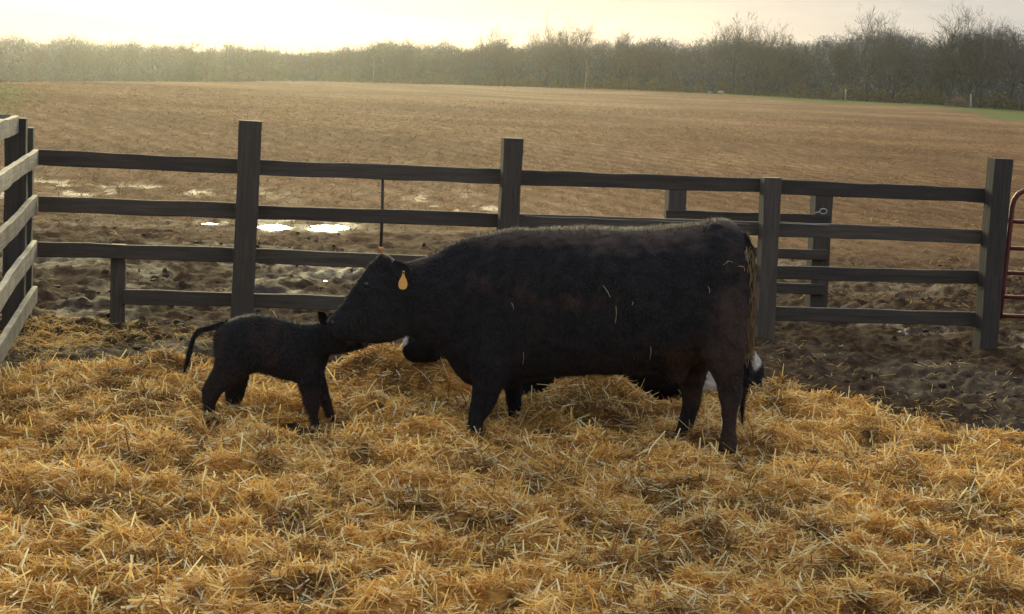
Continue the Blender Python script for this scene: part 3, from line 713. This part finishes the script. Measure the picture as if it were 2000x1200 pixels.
# tail, caked with straw and mud, then its dark switch
tailpts = [at_y(1448, 462, 10.62), at_y(1461, 486, 10.58), at_y(1467, 530, 10.55), at_y(1467, 590, 10.54), at_y(1465, 650, 10.54), at_y(1462, 696, 10.54)]
bm = bmesh.new(); add_tube(bm, tailpts, [.036, .033, .028, .025, .023, .020], 12); tme = bm_mesh('tail', bm, True)
V, _ = mesh_arrays(tme); tk = sstep(1.30, 1.05, V[:, 2])[:, None]; paint(tme, np.array([(.02, .017, .015)])*(1-tk)+np.array([(.20, .125, .07)])*tk)
tail = link('tail', tme, M_COAT, cow); tail['label'] = 'tail caked with pale straw and mud'
hair('tail_hair', tme, 5000, .03, .002, (0, 0, -1), tail, (.05, .03, .02), seed=5)
bm = bmesh.new(); add_tube(bm, [at_y(1461, 694, 10.54), at_y(1456, 740, 10.54), at_y(1451, 775, 10.54), at_y(1449, 800, 10.54), at_y(1450, 822, 10.54)], [.02, .018, .013, .009, .003], 10)
sme2 = bm_mesh('tail_switch', bm, True); V, _ = mesh_arrays(sme2); paint(sme2, np.tile(np.array([(.018, .013, .011)]), (len(V), 1)))
sw = link('tail_switch', sme2, M_COAT, cow)
hair('switch_hair', sme2, 900, .07, .0016, (0, 0, -1.5), sw, (.02, .014, .01), seed=6)
for (px, py, Y) in ((1419, 893, 10.44), (1325, 874, 10.86), (926, 852, 10.80), (1003, 838, 11.12)):
    bm = bmesh.new(); loft(bm, [(at_y(px, py-10, Y), Vector((.058, 0, 0)), Vector((0, .058, 0))), (at_y(px-3, py+4, Y), Vector((.068, 0, 0)), Vector((0, .064, 0))), (at_y(px-3, py+12, Y), Vector((.066, 0, 0)), Vector((0, .062, 0)))], 14)
    link('hoof', bm_mesh('hoof', bm, True), M_HOOF, cow)

# bits of straw sticking to the cow
sg = [((999, 592), (1003, 605)), ((1178, 558), (1192, 581)), ((1203, 598), (1202, 631)), ((1412, 518), (1422, 510)), ((1422, 510), (1431, 513)), ((1442, 520), (1452, 521)), ((1452, 521), (1454, 530)),
      ((1383, 560), (1386, 573)), ((1022, 688), (1021, 712)), ((1271, 677), (1269, 702)), ((1236, 590), (1234, 596))]
bm = bmesh.new()
for a, b in sg: add_tube(bm, [on_cow(*a, .006), on_cow(a[0]*.5+b[0]*.5+1.5, a[1]*.5+b[1]*.5, .012), on_cow(*b, .005)], .0018, 5)
# straw caked along the tail
rt = random.Random(4)
for i in range(230):
    t = rt.random(); py = 480+t*215; px = np.interp(py, [462, 486, 530, 590, 650, 696], [1448, 1461, 1467, 1467, 1465, 1462]) + rt.uniform(-7, 9)
    a = at_y(px, py, 10.51+rt.uniform(-.02, .03)); add_tube(bm, [a, a+Vector((rt.uniform(-.02, .02), rt.uniform(-.01, .01), -rt.uniform(.03, .10)))], .0028, 4)
me = bm_mesh('clinging_straw', bm); V, _ = mesh_arrays(me); far_ = (V[:, 0] > at_y(1455, 600, 10.5).x)[:, None]; paint(me, np.where(far_, np.array([(.36, .25, .13)]), np.array([(.62, .50, .32)]))*rng.uniform(.5, 1.15, (len(V), 1)))
tag(link('clinging_straw', me, M_STRAW), 'loose straw bits clinging to the black cow', 'straw', None, 'stuff')

# ---- calf
KY = 10.95
calf = empty('calf', at_y(530, 820, KY))
tag(calf, 'small newborn black calf standing on the straw with its tail held out', 'calf')
bm = bmesh.new()
torso = [(419, 652, 688, .04), (425, 642, 700, .07), (435, 633, 716, .095), (452, 624, 734, .12), (475, 617, 737, .135), (500, 614, 728, .14), (530, 618, 732, .145), (560, 626, 741, .15), (590, 631, 746, .14), (612, 632, 742, .12), (630, 634, 726, .09), (642, 648, 700, .05)]
loft(bm, dense([pair((p, t), (p, b), KY, w_) for p, t, b, w_ in torso], 3), 22, 2.2)
chd = [(600, 636, 715, .085), (620, 630, 706, .075), (638, 630, 696, .07), (654, 637, 692, .066), (672, 646, 689, .056), (688, 653, 686, .05), (702, 659, 683, .046), (712, 663, 680, .042), (718, 667, 676, .02)]
loft(bm, dense([pair((p, t), (p, b), KY-.01, w_) for p, t, b, w_ in chd], 3), 18, 2.2)
leg(bm, KY-.075, [((424, 660), (500, 680), .07, .03), ((421, 690), (492, 715), .07, .01), ((412, 726), (468, 744), .055, 0), ((395, 760), (437, 768), .034, 0), ((396, 780), (426, 780), .028, 0), ((398, 798), (420, 798), .024, 0), ((398, 808), (421, 808), .028, 0), ((399, 822), (422, 822), .028, 0)], 0)
leg(bm, KY+.075, [((440, 690), (505, 690), .07, -.03), ((440, 735), (490, 728), .055, 0), ((438, 768), (479, 768), .036, 0), ((443, 788), (471, 788), .027, 0), ((446, 800), (469, 800), .026, 0), ((446, 816), (471, 816), .027, 0)], 0)
leg(bm, KY-.07, [((568, 680), (630, 680), .06, .02), ((575, 728), (628, 730), .052, 0), ((586, 765), (626, 765), .04, 0), ((596, 793), (625, 796), .03, 0), ((603, 812), (622, 813), .026, 0), ((607, 826), (624, 827), .03, 0), ((607, 838), (626, 839), .03, 0)], 0)
leg(bm, KY+.07, [((590, 680), (636, 680), .055, -.02), ((602, 728), (634, 728), .048, 0), ((613, 762), (641, 760), .036, 0), ((628, 790), (649, 790), .03, 0), ((635, 808), (652, 808), .026, 0), ((639, 826), (655, 827), .028, 0), ((640, 838), (657, 838), .028, 0)], 0)
kme = remeshed('body', bm, .010, 4); lumps(kme, .010, .07, 130); lumps(kme, .006, .025, 133)
V, Nn = mesh_arrays(kme); k1 = sstep(-.1, .25, fbm(V[:, 0]/.12, V[:, 2]/.12, 140, 3) + .15*sstep(.5, .2, V[:, 2]))[:, None]
kg = np.exp(-((V-np.array(at_y(687, 663, KY-.05)))**2).sum(1)/.022**2)[:, None]; paint(kme, (np.array([(.0165, .016, .0172)])*(1-k1) + np.array([(.034, .024, .020)])*k1)*(1-kg) + np.array([(.10, .088, .08)])*kg)
link('body', kme, M_COAT, calf)
hair('coat_hair', kme, 38000, .026, .0014, (-.6, 0, -.7), calf, (.03, .02, .016), seed=8)
leaf_ear('ear', at_y(636, 634, KY-.06), at_y(621, 609, KY-.16), .032, .004, (.6, -.8, .2), M_COAT, calf)
leaf_ear('ear', at_y(640, 634, KY+.07), at_y(655, 610, KY+.14), .032, .004, (-.2, .9, .2), M_COAT, calf)
ball('muzzle', at_y(711, 671, KY-.012), (.022, .043, .026), mat_plain('calf_nose', (.075, .045, .038), .45), calf)
ball('eye', at_y(660, 656, KY-.045), (.011, .011, .011), M_EYE, calf)
bm = bmesh.new(); add_tube(bm, [at_y(444, 634, KY), at_y(425, 636, KY), at_y(403, 640, KY), at_y(386, 646, KY-.01), at_y(377, 662, KY-.015), at_y(371, 686, KY-.02), at_y(366, 704, KY-.02), at_y(360, 724, KY-.02)], [.024, .017, .014, .0125, .012, .013, .013, .004], 12)
tme = bm_mesh('tail', bm, True); V, _ = mesh_arrays(tme); paint(tme, np.tile(np.array([(.014, .012, .012)]), (len(V), 1)))
ct = link('tail', tme, M_COAT, calf); hair('tail_hair', tme, 4000, .026, .0014, (-.2, 0, -1), ct, (.02, .015, .01), seed=9)
for (px, py, Y) in ((410, 820, KY-.075), (458, 813, KY+.075), (615, 836, KY-.07), (648, 836, KY+.07)):
    bm = bmesh.new(); loft(bm, [(at_y(px, py-8, Y), Vector((.033, 0, 0)), Vector((0, .031, 0))), (at_y(px+1, py+2, Y), Vector((.039, 0, 0)), Vector((0, .035, 0))), (at_y(px+1, py+7, Y), Vector((.038, 0, 0)), Vector((0, .034, 0)))], 12)
    link('hoof', bm_mesh('hoof', bm, True), M_HOOF, calf)

# ---- second cow lying down behind
LY = 12.45
lying = empty('lying_cow', at_y(1150, 780, LY))
tag(lying, 'black and white cow lying on the straw behind the standing cow', 'cow')
bm = bmesh.new()
torso = [(862, 622, 712, .12), (890, 604, 740, .18), (930, 590, 765, .25), (990, 580, 780, .33), (1080, 574, 785, .40), (1180, 574, 785, .43), (1280, 582, 785, .42), (1360, 600, 785, .38), (1420, 625, 782, .30), (1452, 655, 778, .22), (1474, 686, 772, .15), (1486, 704, 758, .09), (1491, 720, 745, .04)]
loft(bm, dense([pair((p, t), (p, b), LY, w_) for p, t, b, w_ in torso], 3), 24, 2.4)
hd = [(900, 610, 725, .14), (872, 622, 706, .12), (850, 634, 707, .11), (828, 645, 709, .095), (808, 652, 708, .08), (794, 657, 702, .07), (786, 663, 692, .045)]
loft(bm, dense([pair((p, t), (p, b), float(np.interp(p, [786, 850, 900], [11.82, 11.9, 12.3])), w_) for p, t, b, w_ in hd], 3), 18, 2.2)
leg(bm, LY-.38, [((1440, 690), (1450, 775), .10, .1), ((1420, 705), (1410, 780), .09, .05), ((1394, 722), (1384, 772), .055, 0), ((1376, 738), (1366, 770), .04, 0), ((1345, 752), (1340, 775), .035, 0)], 0)
leg(bm, LY-.30, [((950, 700), (960, 770), .09, .1), ((985, 735), (985, 780), .06, 0), ((1030, 748), (1030, 778), .045, 0), ((1070, 755), (1070, 780), .04, 0)], 0)
lme = remeshed('body', bm, .018, 5); lumps(lme, .02, .14, 150)
V, Nn = mesh_arrays(lme)
def blot(px, py, Y, r, seed):
    q = at_y(px, py, Y); d = np.sqrt(((V-np.array(q)[None])**2*np.array([1, .5, 1])).sum(1)) + .06*fbm(V[:, 0]/.06, V[:, 2]/.06, seed, 2)
    return sstep(r*1.1, r*.9, d)
wm = np.maximum.reduce([blot(1469, 700, LY-.1, .085, 160), blot(1388, 745, LY-.42, .085, 161), blot(786, 664, 11.8, .04, 162), blot(1200, 585, LY, .25, 163), blot(1000, 660, LY+.3, .25, 164)])[:, None]
paint(lme, np.array([(.013, .012, .013)])*(1-wm) + np.array([(.62, .56, .48)])*wm)
link('body', lme, M_COAT, lying)
hair('coat_hair', lme, 26000, .018, .0015, (.6, 0, -.6), lying, (.02, .014, .011), seed=12)
leaf_ear('ear', at_y(866, 640, 11.85), at_y(880, 640, 11.65), .055, .006, (.3, -.2, -.9), M_COAT, lying)
ball('eye', at_y(830, 664, 11.785), (.014, .012, .014), M_EYE, lying)

# ------------------------------------------------------------------ trees
def grow(seed, height=1.0, spread=1.0, levels=4, trunk_r=.021, birch=False, vase=False):
    r = random.Random(seed); T = bmesh.new(); tv, tf = [], []     # trunk bmesh; twig ribbons
    def ribbon(a, b, w0, w1):
        d = (b-a); s = d.cross(Vector((r.uniform(-1, 1), r.uniform(-1, 1), r.uniform(-.3, .3))))
        s = s.normalized() if s.length > 1e-6 else Vector((1, 0, 0)); i = len(tv)
        tv.extend([a-s*w0, a+s*w0, b+s*w1, b-s*w1]); tf.append((i, i+1, i+2, i+3))
    def branch(p, d, L, rad, lev):
        n = 5 if lev == 0 else (4 if lev < 3 else 3); pts = [p.copy()]; q = p.copy(); dd = d.copy()
        for i in range(n):
            dd = (dd + Vector((r.gauss(0, .13), r.gauss(0, .13), .10 if lev else .02))*(1 if lev else .45)).normalized()
            q = q + dd*L/n; pts.append(q.copy())
        if lev <= 1:
            add_tube(T, pts, [max(rad*(1-.75*i/n), .0022) for i in range(n+1)], 5 if lev == 0 else 4)
        else:
            for i in range(n): ribbon(pts[i], pts[i+1], max(rad*(1-.7*i/n), .0013 if vase else .0024), max(rad*(1-.7*(i+1)/n), .0009 if vase else .0016))
        if lev >= levels: return
        kids = ([r.randint(8, 10), r.randint(7, 8), r.randint(6, 7), r.randint(5, 6)] if vase else [r.randint(7, 10), r.randint(6, 8), r.randint(5, 7), r.randint(4, 5)])[lev]
        for k in range(kids):
            t = r.uniform((.55 if vase else .32) if lev == 0 else .15, 1.0); f = t*n; i = min(int(f), n-1); pp = pts[i].lerp(pts[i+1], f-i)
            ax = (pts[i+1]-pts[i]).normalized(); o = ax.orthogonal().normalized(); o.rotate(Matrix.Rotation(r.uniform(0, 6.283), 3, ax))
            ang = r.uniform(.35, .95)*(1 if not birch else .7)
            nd = (ax*math.cos(ang)+o*math.sin(ang)*spread).normalized()
            branch(pp, nd, L*(r.uniform(.85, 1.15) if vase and lev == 0 else r.uniform(.42, .66)*(1.05-.35*t if lev == 0 else 1)), rad*(.52 if lev == 0 else .5)*(1.1-.4*t), lev+1)
    branch(Vector((0, 0, 0)), Vector((r.gauss(0, .05), r.gauss(0, .05), 1)).normalized(), height*(.45 if vase else .72), trunk_r, 0)
    tm = bm_mesh('trunk', T, True)
    V = np.array([tuple(v) for v in tv]); cm = np_mesh('crown', V, np.array(tf))
    zmax = max(V[:, 2].max(), .1)
    s = 1/zmax
    for m in (tm, cm): m.transform(Matrix.Scale(s, 4))
    return tm, cm
TPL = []
for k in range(7):
    tm, cm = grow(200+k, spread=random.Random(k).uniform(.8, 1.2)); tm.materials.append(M_BARK); cm.materials.append(M_TWIG); TPL.append((tm, cm))
BIG = []
for k in range(5):
    tm, cm = grow(260+k, spread=.95, trunk_r=.02, vase=True); tm.materials.append(M_BARK); cm.materials.append(M_TWIG); BIG.append((tm, cm))
btm, bcm = grow(311, spread=.6, trunk_r=.012, birch=True, levels=3); btm.materials.append(M_BIRCH); bcm.materials.append(M_TWIG)
def place_tree(px, top, D, tpl, rz, label, group, name='bare_tree', wide=1.0, sink=.3):
    p = at_y(px, 100, D); zg = float(zground(np.array([p.x]), np.array([D]))[0]) - sink
    h = at_y(px, top, D).z - zg
    root = empty(name, (p.x, D, zg), rz); root.matrix_world = root.matrix_world @ Matrix.Diagonal((h*wide, h*wide, h, 1))
    tag(root, label, 'tree', group)
    for nm, m in (('trunk', tpl[0]), ('crown', tpl[1])):
        o = bpy.data.objects.new(nm, m); C.objects.link(o); o.parent = root
    return root
TOPX = [-200, 0, 100, 200, 350, 470, 560, 600, 650, 750, 850, 900, 940, 1000, 1050, 1100, 1160, 1250, 1330, 1400, 1500, 1560, 1650, 1750, 1850, 1900, 2000, 2200]
TOPY = [66, 70, 74, 80, 82, 87, 97, 90, 84, 79, 84, 88, 82, 78, 82, 84, 84, 72, 76, 72, 71, 68, 64, 58, 58, 60, 50, 44]
def topy(px): return float(np.interp(px, TOPX, TOPY))
special = [(978, 44, 0, 'round-crowned bare tree above the wood right of the glow, left of the tallest tree', 1.1), (1072, 12, 1, 'tall leaning bare tree rising highest above the wood near the centre', .8),
           (1118, 22, 2, 'tall spreading bare tree just right of the highest central tree', 1.0), (1440, 18, 3, 'lone broad bare tree standing above the treeline right of centre', 1.0), (1480, 30, 4, 'smaller bare tree leaning against the lone broad tree', .9),
           (1700, 2, 5, 'tall dark bare tree above the wood over the far right fence bay', 1.0), (1765, 14, 6, 'thin bare tree between the two tall dark trees at right', .8), (1862, -4, 0, 'tallest dark bare tree near the right edge of the wood', 1.1), (1910, 6, 2, 'slender bare tree just right of the tallest tree at the right edge', .8),
           (785, 66, 3, 'low bare tree poking above the wood beside the sun glow', 1.0), (1235, 48, 4, 'low bare tree topping the wood between the centre trees and the lone tree', 1.0), (165, 64, 5, 'small bare tree poking above the flat far skyline at left', 1.2)]
rt = random.Random(21)
for px, top, k, lab, wd in special:
    place_tree(px, top, float(Dtree(px))-8, BIG[k % 5], rt.uniform(0, 6.28), lab, None, wide=wd)
REG = [('bare tree in the palest haziest stretch of treeline at far left', 'hazy trees at far left'), ('bare tree in the hazy treeline stretch below the bright sun glow', 'trees below the glow'),
       ('bare tree in the treeline stretch behind the middle of the board fence', 'trees behind the middle'), ('bare tree in the darker treeline stretch above the cow rump', 'trees right of the middle'), ('bare tree in the tallest darkest treeline stretch at far right', 'dark trees at far right')]
for i in range(92):
    px = -140 + i*2300/91 + rt.uniform(-14, 14)
    if px < 430 and i % 2: continue
    D = float(Dtree(px)) + rt.uniform(-12, 26)
    place_tree(px, topy(px) + rt.uniform(-7, 14), D, TPL[rt.randrange(7)], rt.uniform(0, 6.28), REG[min(4, max(0, int((px+140)//460)))][0], REG[min(4, max(0, int((px+140)//460)))][1], wide=rt.uniform(.8, 1.2))
for px, top, lab in ((1146, 92, 'pale birch trunk showing in the treeline below the tallest central trees'), (730, 98, 'faint pale birch in the treeline below the sun glow')):
    place_tree(px, top, float(Dtree(px))-14, (btm, bcm), 1.0, lab, None, 'birch_tree', .8)
# conifers on the far left skyline
def conifer(seed):
    r = random.Random(seed); V, Fq = [], []
    for i in range(240):
        t = (i/240)**.8; z = .12+.88*t; rad = .17*(1-t)**.9+.006; a = r.uniform(0, 6.283); d = Vector((math.cos(a), math.sin(a), -.25)); s = Vector((-d.y, d.x, 0)); L = rad*r.uniform(.7, 1.15); b = Vector((0, 0, z)); j = len(V)
        V += [b, b+d*L*.6+s*L*.28, b+d*L, b+d*L*.6-s*L*.28]; Fq.append((j, j+1, j+2, j+3))
    cm = np_mesh('crown', np.array([tuple(v) for v in V]), np.array(Fq)); cm.materials.append(M_FIR)
    T = bmesh.new(); add_tube(T, [(0, 0, 0), (0, 0, .5), (0, 0, .99)], [.014, .009, .002], 6); tm = bm_mesh('trunk', T); tm.materials.append(M_BARK)
    return tm, cm
CT = [conifer(s) for s in (1, 2)]
for px, top in ((466, 84), (484, 88), (502, 86), (517, 83), (531, 90), (545, 87), (560, 93), (442, 84), (420, 83), (395, 82)):
    place_tree(px, top, float(Dtree(px))+4, CT[rt.randrange(2)], rt.uniform(0, 6), 'small dark conifer spire on the far skyline left of the glow', 'conifers on the skyline', 'conifer_tree', 1.3)

# thick twiggy mass of the wood: nobody could count these stems
def wood_mass():
    n = 330000; px = rng.uniform(-420, 2450, n); dep = rng.uniform(0, 45, n); D = Dtree(px) + dep
    lobes = fbm(px/55, px*0+3, 170, 3)
    hz = 138 + math.tan(ROLL)*(px-1000)
    ztop = H - (np.interp(px, TOPX, TOPY) - hz)*D/FPX
    x = (px-1000)/FPX*D; zg = zground(x, D)
    f = rng.rand(n)**.8
    hh = (ztop-zg)*(.90 + .35*lobes + .06*rng.normal(0, 1, n))
    z = zg + hh*f
    up = rng.uniform(.2, 1.25, n); yaw = rng.uniform(0, 6.28, n); L = rng.uniform(.6, 1.9, n)*np.clip(D/350, .8, 1.5)*(.5+.5*(1-f)); W = rng.uniform(.05, .16, n)*np.clip(D/350, .8, 1.5)*(1.15-.75*f)
    pc = np.array([(.085, .095, .110), (.066, .082, .110), (.105, .112, .112), (.070, .100, .098), (.060, .066, .092)])
    clump = fbm(px/40, dep/12, 175, 3)[:, None]
    col = pc[rng.choice(5, n, p=[.3, .25, .2, .13, .12])]*rng.uniform(.88, 1.1, (n, 1))*(1+1.1*clump)
    s = stalks(np.stack([x, D, z], -1), L, W, yaw, up, rng.normal(0, .3, n), col, rng.uniform(-1.5, 1.5, n))
    # low scrub along the foot of the wood
    m = 26000; px = rng.uniform(500, 2450, m); D2 = Dtree(px) - rng.uniform(0, 14, m); x = (px-1000)/FPX*D2; zg = zground(x, D2)
    hs = np.clip(fbm(px/22, px*0, 180, 3)*5+1.2, .1, 3.2); z = zg + hs*rng.rand(m)
    s2 = stalks(np.stack([x, D2, z], -1), rng.uniform(.4, 1.1, m), rng.uniform(.05, .12, m), rng.uniform(0, 6.28, m), rng.uniform(.1, 1.3, m), rng.normal(0, .3, m), np.array([(.16, .12, .07), (.11, .115, .05), (.10, .08, .06)])[rng.choice(3, m)]*rng.uniform(.7, 1.2, (m, 1)), rng.uniform(-1.5, 1.5, m))
    return np.concatenate([s[0], s2[0]]), np.concatenate([s[1], s2[1]+len(s[0])]), np.concatenate([s[2], s2[2]])
V, Fq, c = wood_mass()
tag(link('far_wood', np_mesh('far_wood', V, Fq, c), mat_attr('wood_mass', .95, 0, spec=.05)), 'hazy mass of leafless undergrowth and stems filling the far wood', 'wood', None, 'stuff')

# stones, stubs and brush along the foot of the wood
def boulder(px, py, wpx, lab, seed, flat=.6):
    D = float(Dtree(px)) - 16; p = at_y(px, py, D); zg = float(zground(np.array([p.x]), np.array([D]))[0]); rr = wpx*D/FPX/2
    bm = bmesh.new(); bmesh.ops.create_icosphere(bm, subdivisions=3, radius=1); r = random.Random(seed); off = r.uniform(0, 50)
    for v in bm.verts:
        k = 1 + .5*float(fbm(np.array([v.co.x*1.3+off]), np.array([v.co.z*1.3+v.co.y*1.7]), 190, 3)[0]); v.co = Vector((v.co.x*rr*k, v.co.y*rr*k, v.co.z*rr*flat*k)) + Vector((p.x, D, zg+rr*flat*.5))
    return tag(link('boulder', bm_mesh('boulder', bm), M_STONE), lab, 'boulder')
boulder(1409, 171, 14, 'grey boulder at the foot of the wood right of centre', 1); boulder(1386, 173, 9, 'small stone left of the grey boulder at the wood edge', 2)
def stub(px, top, bot, wpx, lab, lean=0):
    D = float(Dtree(px)) - 20; a = at_y(px+lean, top, D); b = at_y(px, bot, D); bm = bmesh.new(); r_ = wpx*D/FPX/2
    add_tube(bm, [b-Vector((0, 0, .6)), b.lerp(a, .5), a], [r_*1.1, r_, r_*.85], 8)
    return tag(link('dead_stub', bm_mesh('dead_stub', bm, True), M_BIRCH), lab, 'post')
stub(1651, 174, 192, 3.5, 'pale dead stub at the wood edge above the third fence bay', 1); stub(1896, 184, 214, 4, 'pale dead stub beside the brush pile at the far right wood edge', 0)
def brush(px, py, wpx, hpx, lab):
    D = float(Dtree(px)) - 18; c0 = at_y(px, py, D); n = 1500; zg = float(zground(np.array([c0.x]), np.array([D]))[0])
    a = rng.uniform(0, 6.28, n); rr = np.sqrt(rng.rand(n))*wpx*D/FPX/2; x = c0.x+rr*np.cos(a); yv = D+rr*np.sin(a)*.7; z = zg + hpx*D/FPX*(1-(rr/(wpx*D/FPX/2))**2)*rng.rand(n)
    V, Fq, c = stalks(np.stack([x, yv, z], -1), rng.uniform(.5, 1.5, n), rng.uniform(.05, .12, n), rng.uniform(0, 6.28, n), rng.normal(.2, .4, n), rng.normal(0, .3, n), np.array([(.26, .18, .11), (.2, .16, .12)])[rng.choice(2, n)]*rng.uniform(.7, 1.2, (n, 1)), rng.uniform(-1.5, 1.5, n))
    return tag(link('brush_pile', np_mesh('brush_pile', V, Fq, c), mat_attr('brush', .9, 0)), lab, 'brush pile')
brush(1872, 205, 46, 18, 'brown brush pile at the wood edge near the right side')
bpy.data.objects.remove(pp)

# ------------------------------------------------------------------ haze
bm = bmesh.new(); bmesh.ops.create_cube(bm, size=1)
for v in bm.verts: v.co = Vector((v.co.x*2800, 480+v.co.y*1100, 5+v.co.z*44))
hm = bpy.data.materials.new('haze_air'); hm.use_nodes = True; hn = hm.node_tree; hn.nodes.clear()
ho = hn.nodes.new('ShaderNodeOutputMaterial'); hv = hn.nodes.new('ShaderNodeVolumePrincipled')
hv.inputs['Color'].default_value = (.93, .94, .93, 1); hv.inputs['Density'].default_value = .000085; hv.inputs['Anisotropy'].default_value = .84
hn.links.new(hv.outputs[0], ho.inputs['Volume'])
tag(link('haze', bm_mesh('haze', bm), hm), 'thin evening haze over the field', None, None, 'stuff')
